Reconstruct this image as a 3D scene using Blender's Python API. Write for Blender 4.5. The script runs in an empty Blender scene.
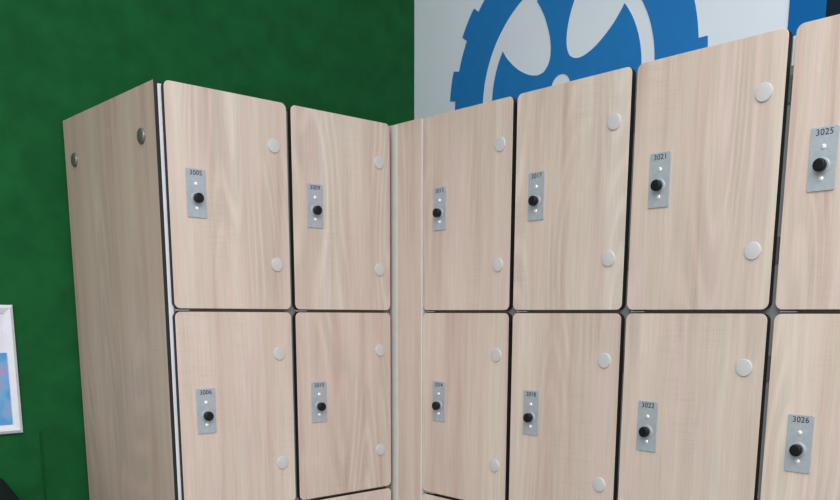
import bpy, bmesh, math, random
from mathutils import Vector, Matrix
C = bpy.context.scene.collection
PI = math.pi
random.seed(4)

# ------------------------------------------------------------------ sizes (metres)
W, G, S, H = 0.2877, 0.0119, 0.0070, 0.450     # door width, upright gap, row gap, door height
A0, B0 = 0.0164, 0.1060                        # first door edge on the left bank / right bank, from the corner
D = 0.530                                      # both walls stand this far behind the fronts
ZJ = 1.470                                     # joint between first and second row of doors, above the floor
PITCH = H + S
TOP = ZJ + S / 2 + H
UW = W + G                                     # width of one locker column
PL = 0.099                                     # plinth height
DT = 0.013                                     # door thickness

# ------------------------------------------------------------------ materials
def mat(name, col, rough=0.5, metal=0.0, spec=0.5, bump=None):
    m = bpy.data.materials.new(name); m.use_nodes = True
    nt = m.node_tree; b = nt.nodes['Principled BSDF']
    b.inputs['Base Color'].default_value = (*col, 1)
    b.inputs['Roughness'].default_value = rough
    b.inputs['Metallic'].default_value = metal
    b.inputs['Specular IOR Level'].default_value = spec
    # every material carries a faint procedural mottling
    amt, sc = bump or (0.04, 30)
    tc = nt.nodes.new('ShaderNodeTexCoord'); n = nt.nodes.new('ShaderNodeTexNoise')
    n.inputs['Scale'].default_value = sc; n.inputs['Detail'].default_value = 3
    nt.links.new(tc.outputs['Object'], n.inputs['Vector'])
    r = nt.nodes.new('ShaderNodeMapRange')
    r.inputs['From Min'].default_value = 0.3; r.inputs['From Max'].default_value = 0.7
    r.inputs['To Min'].default_value = 1 - amt; r.inputs['To Max'].default_value = 1 + amt
    nt.links.new(n.outputs['Fac'], r.inputs['Value'])
    mx = nt.nodes.new('ShaderNodeVectorMath'); mx.operation = 'SCALE'
    mx.inputs[0].default_value = col
    nt.links.new(r.outputs['Result'], mx.inputs['Scale'])
    nt.links.new(mx.outputs['Vector'], b.inputs['Base Color'])
    return m

def wood_mat(name, tint=(1, 1, 1)):
    m = bpy.data.materials.new(name); m.use_nodes = True
    nt = m.node_tree; N = nt.nodes; L = nt.links; b = N['Principled BSDF']
    b.inputs['Roughness'].default_value = 0.42; b.inputs['Specular IOR Level'].default_value = 0.35
    def math_(op, a, c):
        n = N.new('ShaderNodeMath'); n.operation = op
        for i, v in enumerate((a, c)):
            if isinstance(v, (int, float)): n.inputs[i].default_value = v
            else: L.new(v, n.inputs[i])
        return n.outputs[0]
    tc = N.new('ShaderNodeTexCoord'); oi = N.new('ShaderNodeObjectInfo')
    sp = N.new('ShaderNodeSeparateXYZ'); L.new(tc.outputs['Object'], sp.inputs[0])
    lo = N.new('ShaderNodeSeparateXYZ'); L.new(oi.outputs['Location'], lo.inputs[0])
    k = math_('ADD', math_('MULTIPLY', lo.outputs[0], 7.31), math_('ADD', math_('MULTIPLY', lo.outputs[1], 4.17), math_('MULTIPLY', lo.outputs[2], 3.73)))
    u = math_('ADD', sp.outputs[0], sp.outputs[1]); v = sp.outputs[2]
    def coord(su, sv, sk):
        c = N.new('ShaderNodeCombineXYZ')
        L.new(math_('MULTIPLY', u, su), c.inputs[0]); L.new(math_('MULTIPLY', v, sv), c.inputs[1]); L.new(math_('MULTIPLY', k, sk), c.inputs[2])
        return c.outputs[0]
    def noise(vec, detail=2, rough=0.5, dist=0):
        n = N.new('ShaderNodeTexNoise'); n.inputs['Scale'].default_value = 1
        n.inputs['Detail'].default_value = detail; n.inputs['Roughness'].default_value = rough; n.inputs['Distortion'].default_value = dist
        L.new(vec, n.inputs['Vector']); return n.outputs['Fac']
    def rng(x, a, c, p, q):
        n = N.new('ShaderNodeMapRange')
        for i, t in zip(('From Min', 'From Max', 'To Min', 'To Max'), (a, c, p, q)): n.inputs[i].default_value = t
        L.new(x, n.inputs['Value']); return n.outputs[0]
    band = noise(coord(17, 0.7, 3.0), 3, 0.62)
    ramp = N.new('ShaderNodeValToRGB'); L.new(band, ramp.inputs[0])
    e = ramp.color_ramp.elements
    e[0].position = 0.28; e[0].color = (0.470, 0.360, 0.305, 1)
    e[1].position = 0.74; e[1].color = (0.665, 0.590, 0.535, 1)
    for p_, c_ in ((0.40, (0.575, 0.455, 0.400, 1)), (0.46, (0.580, 0.500, 0.420, 1)), (0.52, (0.620, 0.500, 0.455, 1)), (0.60, (0.620, 0.545, 0.460, 1))):
        q = e.new(p_); q.color = c_
    # cathedral figure: contour lines of a stretched noise field
    fld = noise(coord(6.5, 0.85, 2.0), 1, 0.4, 0.2)
    ring = rng(math_('SINE', math_('MULTIPLY', fld, 125), 0), -0.2, 1.0, -1.0, 0.4)
    mask = rng(noise(coord(9, 1.6, 5.0), 1), 0.47, 0.62, 0, 1)
    fib = noise(coord(330, 9, 1.0), 3, 0.65)
    pore = rng(noise(coord(170, 5, 8.0), 2, 0.6), 0.60, 0.72, 0, 1)
    saw = noise(coord(14, 260, 6.0), 2, 0.6)
    sawm = rng(noise(coord(8, 2.5, 9.0), 1), 0.52, 0.66, 0, 1)
    f = math_('ADD', 1.0, math_('MULTIPLY', math_('MULTIPLY', ring, mask), 0.085))
    f = math_('ADD', f, rng(fib, 0.3, 0.7, -0.07, 0.07))
    f = math_('SUBTRACT', f, math_('MULTIPLY', pore, 0.055))
    f = math_('SUBTRACT', f, math_('MULTIPLY', math_('MULTIPLY', rng(saw, 0.5, 0.65, 0, 1), sawm), 0.06))
    f = math_('ADD', f, rng(noise(coord(4, 2, 11.0), 1), 0.3, 0.7, -0.04, 0.04))
    sc = N.new('ShaderNodeVectorMath'); sc.operation = 'SCALE'
    L.new(ramp.outputs[0], sc.inputs[0]); L.new(f, sc.inputs['Scale'])
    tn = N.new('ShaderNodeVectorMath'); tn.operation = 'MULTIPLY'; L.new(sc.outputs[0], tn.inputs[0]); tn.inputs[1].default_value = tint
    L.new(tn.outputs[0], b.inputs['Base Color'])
    bp = N.new('ShaderNodeBump'); bp.inputs['Strength'].default_value = 0.06; bp.inputs['Distance'].default_value = 0.001
    L.new(fib, bp.inputs['Height']); L.new(bp.outputs[0], b.inputs['Normal'])
    return m

def poster_mat():
    m = mat('poster_print', (0.80, 0.82, 0.90), 0.35)
    nt = m.node_tree; N = nt.nodes; L = nt.links; b = N['Principled BSDF']
    tc = N.new('ShaderNodeTexCoord'); n = N.new('ShaderNodeTexNoise'); n.inputs['Scale'].default_value = 14
    L.new(tc.outputs['Object'], n.inputs['Vector'])
    r = N.new('ShaderNodeValToRGB'); L.new(n.outputs['Fac'], r.inputs[0])
    e = r.color_ramp.elements
    e[0].position = 0.42; e[0].color = (0.10, 0.33, 0.66, 1); e[1].position = 0.66; e[1].color = (0.42, 0.30, 0.58, 1)
    q = e.new(0.5); q.color = (0.16, 0.42, 0.72, 1)
    L.new(r.outputs[0], b.inputs['Base Color'])
    return m

M = {
    'wood': wood_mat('light_oak_laminate', (0.998, 1.005, 1.025)),
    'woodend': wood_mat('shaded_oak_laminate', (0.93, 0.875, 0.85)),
    'core': mat('black_laminate_core', (0.012, 0.011, 0.011), 0.6),
    'carcass': mat('grey_melamine', (0.20, 0.22, 0.225), 0.5),
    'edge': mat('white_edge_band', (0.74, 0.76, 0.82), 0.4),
    'shelf': mat('brown_shelf_edge', (0.24, 0.185, 0.155), 0.5),
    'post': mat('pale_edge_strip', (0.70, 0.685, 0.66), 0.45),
    'plinth': mat('dark_plinth', (0.03, 0.03, 0.032), 0.5),
    'plate': mat('brushed_steel_plate', (0.40, 0.455, 0.51), 0.5, 0.25, 0.5, (0.07, 90)),
    'knob': mat('black_plastic_knob', (0.006, 0.008, 0.008), 0.45, 0, 0.25),
    'ink': mat('engraved_black', (0.015, 0.016, 0.03), 0.6),
    'screw': mat('bright_screw', (0.92, 0.93, 0.95), 0.22, 0.5),
    'cap': mat('satin_grey_cap', (0.56, 0.575, 0.59), 0.45, 0.1),
    'hinge': mat('dark_steel_hinge', (0.16, 0.17, 0.18), 0.4, 0.6),
    'capdark': mat('dull_steel_cap', (0.22, 0.24, 0.22), 0.35, 0.6),
    'keeper': mat('zinc_keeper', (0.62, 0.62, 0.62), 0.35, 0.4),
    'green': mat('green_wall_paint', (0.0092, 0.104, 0.030), 0.8, 0, 0.10, (0.14, 16)),
    'greenstrip': mat('darker_green_strip', (0.0075, 0.078, 0.025), 0.8, 0, 0.1),
    'white': mat('cool_white_wall_paint', (0.79, 0.87, 0.97), 0.8, 0, 0.3, (0.015, 6)),
    'blue': mat('blue_wall_graphic', (0.020, 0.205, 0.55), 0.6, 0, 0.15),
    'blue2': mat('deep_blue_wall_paint', (0.005, 0.135, 0.42), 0.6, 0, 0.1),
    'navy': mat('dark_navy_wall_paint', (0.008, 0.020, 0.032), 0.6, 0, 0.1),
    'floor': mat('grey_vinyl_floor', (0.22, 0.215, 0.20), 0.5, 0, 0.4, (0.12, 9)),
    'frame': mat('white_poster_frame', (0.74, 0.78, 0.86), 0.35),
    'paper': mat('white_poster_paper', (0.78, 0.78, 0.90), 0.5),
    'print': poster_mat(),
    'bin': mat('dark_plastic_bin', (0.004, 0.012, 0.011), 0.6, 0, 0.15),
}

# ------------------------------------------------------------------ helpers
def obj(name, bm, mats, parent=None, loc=(0, 0, 0), rot=(0, 0, 0), smooth=False):
    me = bpy.data.meshes.new(name); bmesh.ops.recalc_face_normals(bm, faces=bm.faces); bm.to_mesh(me); bm.free()
    for m in (mats if isinstance(mats, (list, tuple)) else [mats]): me.materials.append(m)
    o = bpy.data.objects.new(name, me); C.objects.link(o); o.parent = parent
    o.location = loc; o.rotation_euler = rot
    if smooth:
        for p in me.polygons: p.use_smooth = abs(p.normal.y) < 0.98
    return o

def box(bm, x0, x1, y0, y1, z0, z1, mi=0):
    v = [bm.verts.new((x, y, z)) for x in (x0, x1) for y in (y0, y1) for z in (z0, z1)]
    for q in ((0, 1, 3, 2), (4, 6, 7, 5), (0, 4, 5, 1), (2, 3, 7, 6), (0, 2, 6, 4), (1, 5, 7, 3)):
        f = bm.faces.new([v[i] for i in q]); f.material_index = mi

def rbox(x0, x1, y0, y1, z0, z1, bev=0.001, seg=2):
    bm = bmesh.new(); box(bm, x0, x1, y0, y1, z0, z1)
    bmesh.ops.bevel(bm, geom=list(bm.edges), offset=bev, segments=seg, affect='EDGES', profile=0.5)
    return bm

def rounded(x0, x1, z0, z1, r, n=6):
    pts = []
    for cx, cz, a in ((x1 - r, z1 - r, 0), (x0 + r, z1 - r, 90), (x0 + r, z0 + r, 180), (x1 - r, z0 + r, 270)):
        for i in range(n + 1):
            t = math.radians(a + 90 * i / n); pts.append((cx + r * math.cos(t), cz + r * math.sin(t)))
    return pts

def slab(bm, pts, y0, y1, chamfer=0.0, mi_face=0, mi_edge=0):
    """outline in xz extruded along y; the front (y0) rim is eased by chamfer"""
    cx = sum(p[0] for p in pts) / len(pts); cz = sum(p[1] for p in pts) / len(pts)
    rings = []
    if chamfer:
        def inset(p):
            dx, dz = p[0] - cx, p[1] - cz
            return (p[0] - math.copysign(chamfer, dx), p[1] - math.copysign(chamfer, dz))
        rings.append([bm.verts.new((*[inset(p)[0]], y0, inset(p)[1])) for p in pts])
        rings.append([bm.verts.new((p[0], y0 + chamfer, p[1])) for p in pts])
    else:
        rings.append([bm.verts.new((p[0], y0, p[1])) for p in pts])
    rings.append([bm.verts.new((p[0], y1, p[1])) for p in pts])
    f = bm.faces.new(rings[0]); f.material_index = mi_face
    f = bm.faces.new(rings[-1][::-1]); f.material_index = mi_face
    n = len(pts)
    for k in range(len(rings) - 1):
        for i in range(n):
            f = bm.faces.new((rings[k][i], rings[k][(i + 1) % n], rings[k + 1][(i + 1) % n], rings[k + 1][i]))
            f.material_index = mi_face if (chamfer and k == 0) else mi_edge

def lathe(bm, prof, cx, cz, n=28, mi=0):
    """profile (radius, y) turned about the y direction through (cx, cz)"""
    rings = []
    for r, y in prof:
        if r < 1e-6: rings.append([bm.verts.new((cx, y, cz))])
        else: rings.append([bm.verts.new((cx + r * math.cos(2 * PI * i / n), y, cz + r * math.sin(2 * PI * i / n))) for i in range(n)])
    for a, b in zip(rings, rings[1:]):
        for i in range(n):
            j = (i + 1) % n
            if len(a) == 1: q = (a[0], b[j], b[i])
            elif len(b) == 1: q = (a[i], a[j], b[0])
            else: q = (a[i], a[j], b[j], b[i])
            f = bm.faces.new(q); f.material_index = mi

def tag(o, label=None, cat=None, group=None, kind=None):
    for k, v in (('label', label), ('category', cat), ('group', group), ('kind', kind)):
        if v: o[k] = v
    return o

def empty(name, loc, rz=0.0):
    o = bpy.data.objects.new(name, None); C.objects.link(o); o.location = loc; o.rotation_euler = (0, 0, rz)
    o.empty_display_size = 0.1
    return o

def struct(name, bm, m, **kw):
    return tag(obj(name, bm, m, **kw), kind='structure')

# ------------------------------------------------------------------ room
bm = bmesh.new(); box(bm, -D - 0.1, 4.2, -4.6, D + 0.1, -0.08, 0); struct('floor', bm, M['floor'])
bm = bmesh.new(); box(bm, -D - 0.1, -D, -4.6, D + 0.1, 0, 3.2); struct('wall_left', bm, M['green'])
bm = bmesh.new(); box(bm, -D, 4.2, D, D + 0.1, 0, 3.2); struct('wall_back', bm, M['white'])
bm = bmesh.new(); box(bm, 0.731, 0.8137, D - 0.004, D, 0, 3.2); struct('trim_1', bm, M['blue2'])
bm = bmesh.new(); box(bm, 0.8137, 1.60, D - 0.004, D, 0, 3.2); struct('trim_2', bm, M['navy'])
bm = rbox(-D, -D + 0.004, -0.7290, -0.7250, 0, ZJ - 0.300, 0.001, 1); struct('trim_3', bm, M['greenstrip'])

# ------------------------------------------------------------------ gear graphic on the white wall
gc = (0.0875, ZJ + 0.6168)
gear = empty('gear_art', (gc[0], D - 0.0002, gc[1]))
tag(gear, 'large blue toothed gear emblem with white spokes cut out, on the white wall', 'wall graphic')
def ring_faces(bm, outer, inner, y0, y1):
    """flat ring between two closed outlines of equal length, given thickness"""
    n = len(outer)
    A = [[bm.verts.new((p[0], y, p[1])) for p in ol] for y in (y0, y1) for ol in (outer, inner)]
    for i in range(n):
        j = (i + 1) % n
        bm.faces.new((A[0][i], A[0][j], A[1][j], A[1][i])); bm.faces.new((A[2][i], A[2][j], A[3][j], A[3][i]))
        bm.faces.new((A[0][i], A[0][j], A[2][j], A[2][i])); bm.faces.new((A[1][i], A[1][j], A[3][j], A[3][i]))
pol = lambda a, r: (r * math.cos(math.radians(a)), r * math.sin(math.radians(a)))
centres = [-1.1 + 24.5 * i for i in range(7)] + [169.5 + 23.7 * i for i in range(8)]
outer, inner = [], []
angs = []
for cdeg in centres:
    h = 5.8
    angs += [(cdeg - h, 0.4225), (cdeg - h + 0.25, 0.4465)] + [(cdeg - h + 0.25 + (2 * h - 0.5) * t / 6, 0.4470) for t in range(1, 6)] + [(cdeg + h - 0.25, 0.4465), (cdeg + h, 0.4225)]
    angs += [(cdeg + h + t * 2.0, 0.4225) for t in range(1, 6)]
angs.sort()
outer = [pol(*t) for t in angs]; inner = [pol(t[0], 0.301) for t in angs]
bm = bmesh.new(); ring_faces(bm, outer, inner, -0.0015, 0.0)
obj('toothed_ring', bm, M['blue'], gear)
# five-armed spider inside the white ring
petal = [(148.0, .2620), (151.2, .2300), (154.6, .1810), (155.8, .1330), (152.4, .1000), (147.0, .0880), (141.3, .0808), (133.0, .0795), (125.6, .0812), (118.5, .0880),
         (112.0, .1020), (107.9, .1300), (107.0, .1560), (107.8, .2050), (110.0, .2430), (111.2, .2620)]
def smooth_open(pts, it=2):
    for _ in range(it):
        q = [pts[0]]
        for a, b in zip(pts, pts[1:]):
            q += [(a[0] * .75 + b[0] * .25, a[1] * .75 + b[1] * .25), (a[0] * .25 + b[0] * .75, a[1] * .25 + b[1] * .75)]
        pts = q + [pts[-1]]
    return pts
pet = smooth_open([pol(a, r) for a, r in petal])
out = []
cut = [(0, 148.0, 111.2), (-72, 76.0, 39.2), (-180, -32.0, -68.8), (-252, -104.0, -140.8)]
for q, (turn, a_in, a_out) in enumerate(cut):
    a = math.radians(turn); ca, sa = math.cos(a), math.sin(a)
    out += [(x * ca - y * sa, x * sa + y * ca) for x, y in pet]
    stop = cut[q + 1][1] if q < 3 else cut[0][1] - 360
    n = max(3, int((a_out - stop) / 4))
    out += [pol(a_out + (stop - a_out) * t / n, 0.262) for t in range(1, n)]
bm = bmesh.new()
ov = [bm.verts.new((x, 0, z)) for x, z in out]; oe = [bm.edges.new((ov[i], ov[(i + 1) % len(ov)])) for i in range(len(ov))]
iv = [bm.verts.new((0.034 * math.cos(2 * PI * i / 40), 0, 0.034 * math.sin(2 * PI * i / 40))) for i in range(40)]
ie = [bm.edges.new((iv[i], iv[(i + 1) % 40])) for i in range(40)]
bmesh.ops.triangle_fill(bm, use_beauty=True, use_dissolve=False, edges=oe + ie, normal=(0, -1, 0))
ext = bmesh.ops.extrude_face_region(bm, geom=list(bm.faces))
bmesh.ops.translate(bm, verts=[v for v in ext['geom'] if isinstance(v, bmesh.types.BMVert)], vec=(0, -0.0015, 0))
obj('spider', bm, M['blue'], gear)

# ------------------------------------------------------------------ lockers
# local frame of a column: x along the front to the viewer's right, y into the cabinet, z up; origin at the front left of the base
def text_mesh(s):
    cu = bpy.data.curves.new('number', 'FONT'); cu.body = s; cu.size = 0.0138; cu.space_character = 1.06; cu.align_x = 'CENTER'; cu.align_y = 'CENTER'; cu.extrude = 0.0001; cu.offset = 0.0001
    o = bpy.data.objects.new('number_tmp', cu); C.objects.link(o)
    bpy.context.view_layer.update()
    me = bpy.data.meshes.new_from_object(o.evaluated_get(bpy.context.evaluated_depsgraph_get()))
    bpy.data.objects.remove(o); bpy.data.curves.remove(cu)
    me.name = 'number'; me.materials.clear(); me.materials.append(M['ink'])
    return me

CF = DT + 0.002      # carcass front sits this far behind the door fronts
CT = TOP - 0.012     # carcass top
def row_z(r): return ZJ + S / 2 - r * PITCH      # bottom of the door in row r

def carcass_bm():
    bm = bmesh.new(); t = 0.016; b = D - 0.012
    box(bm, 0, t, CF, b, PL, CT); box(bm, UW - t, UW, CF, b, PL, CT)
    box(bm, t, UW - t, CF, b, CT - t, CT); box(bm, t, UW - t, CF, b, PL, PL + t)
    for r in range(3):
        z = row_z(r) - S / 2; box(bm, t, UW - t, CF + 0.001, b, z - t / 2, z + t / 2, 1)
    box(bm, t, UW - t, b - 0.006, b, PL + t, CT - t)
    return bm

def door_parts(parent):
    """one door with its fittings; door origin is the lower left front corner of the leaf"""
    bm = bmesh.new(); slab(bm, rounded(0, W, 0, H, 0.0125), 0, DT, 0.0006, 0, 1)
    d = obj('door', bm, [M['wood'], M['core']], parent)
    # steel lock plate with its two screws
    bm = bmesh.new(); slab(bm, rounded(0.0385, 0.0825, 0.1875, 0.2860, 0.0025, 3), -0.0022, 0.0, 0.0004)
    pl = obj('lock_plate', bm, M['plate'], d)
    for zz in (0.2555, 0.2065):
        bm = bmesh.new(); lathe(bm, [(0.0043, -0.0020), (0.0041, -0.0031), (0.0025, -0.0041), (0, -0.0044)], 0.0605, zz, 16)
        tag(obj('screw', bm, M['screw'], d, smooth=True), 'bright domed screw')
    bm = bmesh.new()
    lathe(bm, [(0.0130, -0.0021), (0.0128, -0.0034), (0.0115, -0.0040), (0.0, -0.0040)], 0.0605, 0.2265, 24)
    tag(obj('collar', bm, M['plate'], d, smooth=True), 'steel ring under the knob')
    bm = bmesh.new()
    lathe(bm, [(0.0082, -0.0038), (0.0082, -0.0060), (0.0099, -0.0072), (0.0104, -0.0138), (0.0098, -0.0154), (0.0075, -0.0162), (0, -0.0164)], 0.0605, 0.2265, 28)
    box(bm, 0.0597, 0.0613, -0.0169, -0.0160, 0.2205, 0.2325)
    tag(obj('lock_knob', bm, M['knob'], d, smooth=True), 'black turn knob')
    for zz in (0.3560, 0.0995):
        bm = bmesh.new(); lathe(bm, [(0.0152, 0.0), (0.0152, -0.0018), (0.0142, -0.0028), (0.0080, -0.0034), (0, -0.0036)], 0.2525, zz, 32)
        tag(obj('hinge_cap', bm, M['cap'], d, smooth=True), 'round grey cap over the hinge fixing')
        bm = bmesh.new(); box(bm, W - 0.020, W + 0.0052, DT, DT + 0.0018, zz - 0.022, zz + 0.022)
        for za, zb in ((-0.021, -0.004), (0.003, 0.021)): box(bm, W + 0.0012, W + 0.0046, DT - 0.0012, DT + 0.0002, zz + za, zz + zb)
        tag(obj('hinge', bm, M['hinge'], d), 'dark steel hinge')
    return d

def copy_tree(o, parent=None):
    c = o.copy(); C.objects.link(c); c.parent = parent
    for ch in list(o.children): copy_tree(ch, c)
    return c

def make_locker():
    root = empty('locker', (0, 0, 0))
    obj('carcass', carcass_bm(), [M['carcass'], M['shelf']], root)
    bm = bmesh.new(); box(bm, 0.0, UW, 0.045, D - 0.012, 0, PL); obj('plinth', bm, M['plinth'], root)
    for r in range(3):
        z = row_z(r) - S / 2
        bm = rbox(G / 2 + 0.006, G / 2 + 0.036, 0.006, CF + 0.001, z - 0.0012, z + 0.0012, 0.0004, 1)
        tag(obj('keeper', bm, M['keeper'], root), 'small bright catch in the gap between doors')
    d0 = door_parts(root)
    for r in range(4):
        d = d0 if r == 0 else copy_tree(d0, root)
        d.location = (G / 2, 0, row_z(r))
    return root

proto = make_locker()
cols = [   # first number of the column, place, turn, label
    (3005, (0, -(A0 + 2 * W + 1.5 * G), 0), PI / 2, 'light oak locker column numbered 3005 and 3006, next to the tall end panel'),
    (3009, (0, -(A0 + W + 0.5 * G), 0), PI / 2, 'light oak locker column numbered 3009 and 3010, left of the inner corner'),
    (3013, (B0 - 0.5 * G, 0, 0), 0, 'light oak locker column numbered 3013 and 3014, joined to the corner filler'),
    (3017, (B0 + UW - 0.5 * G, 0, 0), 0, 'light oak locker column numbered 3017 and 3018, under the gear hub'),
    (3021, (B0 + 2 * UW - 0.5 * G, 0, 0), 0, 'light oak locker column numbered 3021 and 3022, under the gear right edge'),
    (3025, (B0 + 3 * UW - 0.5 * G, 0, 0), 0, 'light oak locker column numbered 3025 and 3026, cut by the photo edge'),
]
made = []
for i, (num, loc, rz, lab) in enumerate(cols):
    o = proto if i == 0 else copy_tree(proto)
    o.location = loc; o.rotation_euler = (0, 0, rz)
    tag(o, lab, 'locker', 'light oak locker columns'); made.append((o, num))
for o, num in made:
    doors = sorted([c for c in o.children if c.name.split('.')[0] == 'door'], key=lambda c: -c.location.z)
    for r, d in enumerate(doors):
        d['label'] = 'light oak door numbered %d' % (num + r) if r < 2 else 'light oak door in a lower row'
        if r < 2:
            t = bpy.data.objects.new('number', text_mesh(str(num + r))); C.objects.link(t); t.parent = d
            t.location = (0.0605, -0.00225, 0.2775); t.rotation_euler = (PI / 2, 0, 0)
            t['label'] = 'black number %d' % (num + r)
        for c in d.children:
            if r == 1 and c.name.split('.')[0] in ('lock_plate', 'screw', 'collar', 'lock_knob', 'number'):
                c.location.z -= 0.0006 if num < 3013 else 0.0018 if num < 3017 else 0.0038; c.location.x += 0.0008
    if num == 3005:
        bm = rbox(-0.0004, 0.0108, CF - 0.0012, CF + 0.01, 0, CT + 0.006, 0.0008, 1)
        tag(obj('edge_strip', bm, M['edge'], o), 'white front edge beside the end panel')
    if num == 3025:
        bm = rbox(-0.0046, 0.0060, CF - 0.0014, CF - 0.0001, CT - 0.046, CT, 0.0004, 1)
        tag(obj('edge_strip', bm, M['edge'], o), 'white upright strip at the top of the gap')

# end panel closing the left bank
ye = -(A0 + 2 * W + 1.5 * G) - 0.0006
ep = empty('end_panel', (0, ye, 0))
tag(ep, 'tall light oak end panel with two dark round caps, closing the left bank of lockers', 'panel')
bm = bmesh.new()
x0, x1 = -D + 0.008, -CF
box(bm, x0, x1, -0.0082, 0.0, 0.0, TOP)
for f in bm.faces:
    n = f.normal; f.normal_update(); f.material_index = 0 if abs(f.normal.y) > 0.5 else 1
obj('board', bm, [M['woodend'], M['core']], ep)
for xx in (-0.0800, -0.4585):
    bm = bmesh.new(); lathe(bm, [(0.0160, -0.0082), (0.0160, -0.0112), (0.0140, -0.0135), (0.0080, -0.0146), (0, -0.0150)], xx, ZJ + 0.3550, 32)
    tag(obj('cap', bm, M['capdark'], ep, smooth=True), 'dull round metal cap')

# filler in the inner corner
fp = empty('corner_filler', (0, 0, 0))
tag(fp, 'narrow upright light oak filler strip in the inner corner between the two banks', 'panel')
FX = B0 - 0.0010
bm = bmesh.new(); box(bm, -0.0450, FX - 0.0012, -0.0040, 0.0145, 0, TOP); obj('board', bm, M['wood'], fp)
bm = bmesh.new(); box(bm, FX - 0.0012, FX, -0.0040, 0.0145, 0, TOP - 0.003); tag(obj('edge_strip', bm, M['post'], fp), 'pale edge band')
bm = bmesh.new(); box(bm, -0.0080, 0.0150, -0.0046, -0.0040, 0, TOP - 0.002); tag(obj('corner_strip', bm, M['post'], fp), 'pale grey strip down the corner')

# ------------------------------------------------------------------ framed poster on the green wall
PH, PWD = 0.3105, 0.225
ps = empty('framed_poster', (-D, -0.7695, ZJ - 0.2990), PI / 2)   # local x: to the right on the wall, y: into the wall
tag(ps, 'white framed poster with blue and pink print hanging on the green wall', 'poster')
bm = bmesh.new()
o_ = [(-PWD, 0), (0, 0), (0, PH), (-PWD, PH)]
fw = 0.0200
i_ = [(-PWD + fw, fw), (-fw, fw), (-fw, PH - fw), (-PWD + fw, PH - fw)]
mid = [(-PWD + 0.007, 0.007), (-0.007, 0.007), (-0.007, PH - 0.007), (-PWD + 0.007, PH - 0.007)]
ringsets = [(o_, -0.001), (o_, -0.009), (mid, -0.0135), (i_, -0.0080), (i_, -0.001)]
vs = [[bm.verts.new((x, y, z)) for x, z in rr] for rr, y in ringsets]
for a, b in zip(vs, vs[1:] + vs[:1]):
    for k in range(4): bm.faces.new((a[k], a[(k + 1) % 4], b[(k + 1) % 4], b[k]))
obj('frame', bm, M['frame'], ps)
bm = bmesh.new(); box(bm, -PWD + fw, -fw, -0.0050, -0.0010, fw, PH - fw); pp = obj('sheet', bm, M['paper'], ps)
bm = bmesh.new(); box(bm, -PWD + fw + 0.001, -fw - 0.001, -0.0056, -0.0050, fw + 0.001, PH - 0.114); tag(obj('printed_panel', bm, M['print'], pp), 'blue and pink printed area')

# ------------------------------------------------------------------ dark bin below the poster
bx, by = -D + 0.165, -0.960
b_ = empty('waste_bin', (bx, by, 0))
tag(b_, 'dark domed bin against the green wall below the framed poster', 'bin')
def zl(prof, n=40):
    bm = bmesh.new(); rings = []
    for r, z in prof:
        rings.append([bm.verts.new((0, 0, z))] if r < 1e-6 else [bm.verts.new((r * math.cos(2 * PI * i / n), r * math.sin(2 * PI * i / n), z)) for i in range(n)])
    for a, b in zip(rings, rings[1:]):
        for i in range(n):
            j = (i + 1) % n
            bm.faces.new((a[0], b[j], b[i]) if len(a) == 1 else (a[i], a[j], b[0]) if len(b) == 1 else (a[i], a[j], b[j], b[i]))
    return bm
bt = ZJ - 0.345
o = obj('bin_body', zl([(0, 0), (0.125, 0), (0.13, 0.02), (0.145, bt - 0.16), (0.145, bt - 0.15), (0, bt - 0.15)]), M['bin'], b_)
o = obj('bin_lid', zl([(0.152, bt - 0.165), (0.150, bt - 0.150), (0.141, bt - 0.125), (0.122, bt - 0.085), (0.092, bt - 0.036), (0.055, bt - 0.011), (0, bt)]), M['bin'], b_)
for p in o.data.polygons: p.use_smooth = True

# ------------------------------------------------------------------ light
def area(name, loc, size, power, col=(1, 1, 1), rot=(0, 0, 0)):
    l = bpy.data.lights.new(name, 'AREA'); l.shape = 'RECTANGLE'; l.size, l.size_y = size; l.energy = power; l.color = col
    o = bpy.data.objects.new(name, l); C.objects.link(o); o.location = loc; o.rotation_euler = rot; return o
area('ceiling_light', (1.95, -1.35, 2.9), (2.0, 2.0), 44, (1.0, 0.985, 0.97))
area('ceiling_light', (3.0, -3.2, 2.9), (1.6, 1.6), 95, (1.0, 0.985, 0.97))
w = bpy.data.worlds.new('world'); bpy.context.scene.world = w; w.use_nodes = True
bg = w.node_tree.nodes['Background']; bg.inputs[0].default_value = (1.0, 0.99, 0.98, 1); bg.inputs[1].default_value = 0.80

# ------------------------------------------------------------------ camera
f_, cx_, cy_ = 840.47, 429.56, 470.25
yaw, pitch, roll = 0.83122, -0.18288, 0.00429
cd = bpy.data.cameras.new('camera'); cam = bpy.data.objects.new('camera', cd); C.objects.link(cam)
cd.sensor_fit = 'HORIZONTAL'; cd.sensor_width = 36; cd.lens = f_ / 840 * 36; cd.clip_start = 0.02
cd.shift_x = (420 - cx_) / 840; cd.shift_y = (cy_ - 250) / 840
fwd = Vector((-math.sin(yaw) * math.cos(pitch), math.cos(yaw) * math.cos(pitch), math.sin(pitch)))
rt = Vector((math.cos(yaw), math.sin(yaw), 0)); up = rt.cross(fwd)
r2 = rt * math.cos(roll) + up * math.sin(roll); u2 = -rt * math.sin(roll) + up * math.cos(roll)
cam.matrix_world = Matrix.Translation((1.6870, -1.41745, ZJ - 0.00773)) @ Matrix((r2, u2, -fwd)).transposed().to_4x4()
bpy.context.scene.camera = cam
vs_ = bpy.context.scene.view_settings
vs_.view_transform = 'Standard'; vs_.look = 'None'; vs_.exposure = 0.0; vs_.gamma = 1.0
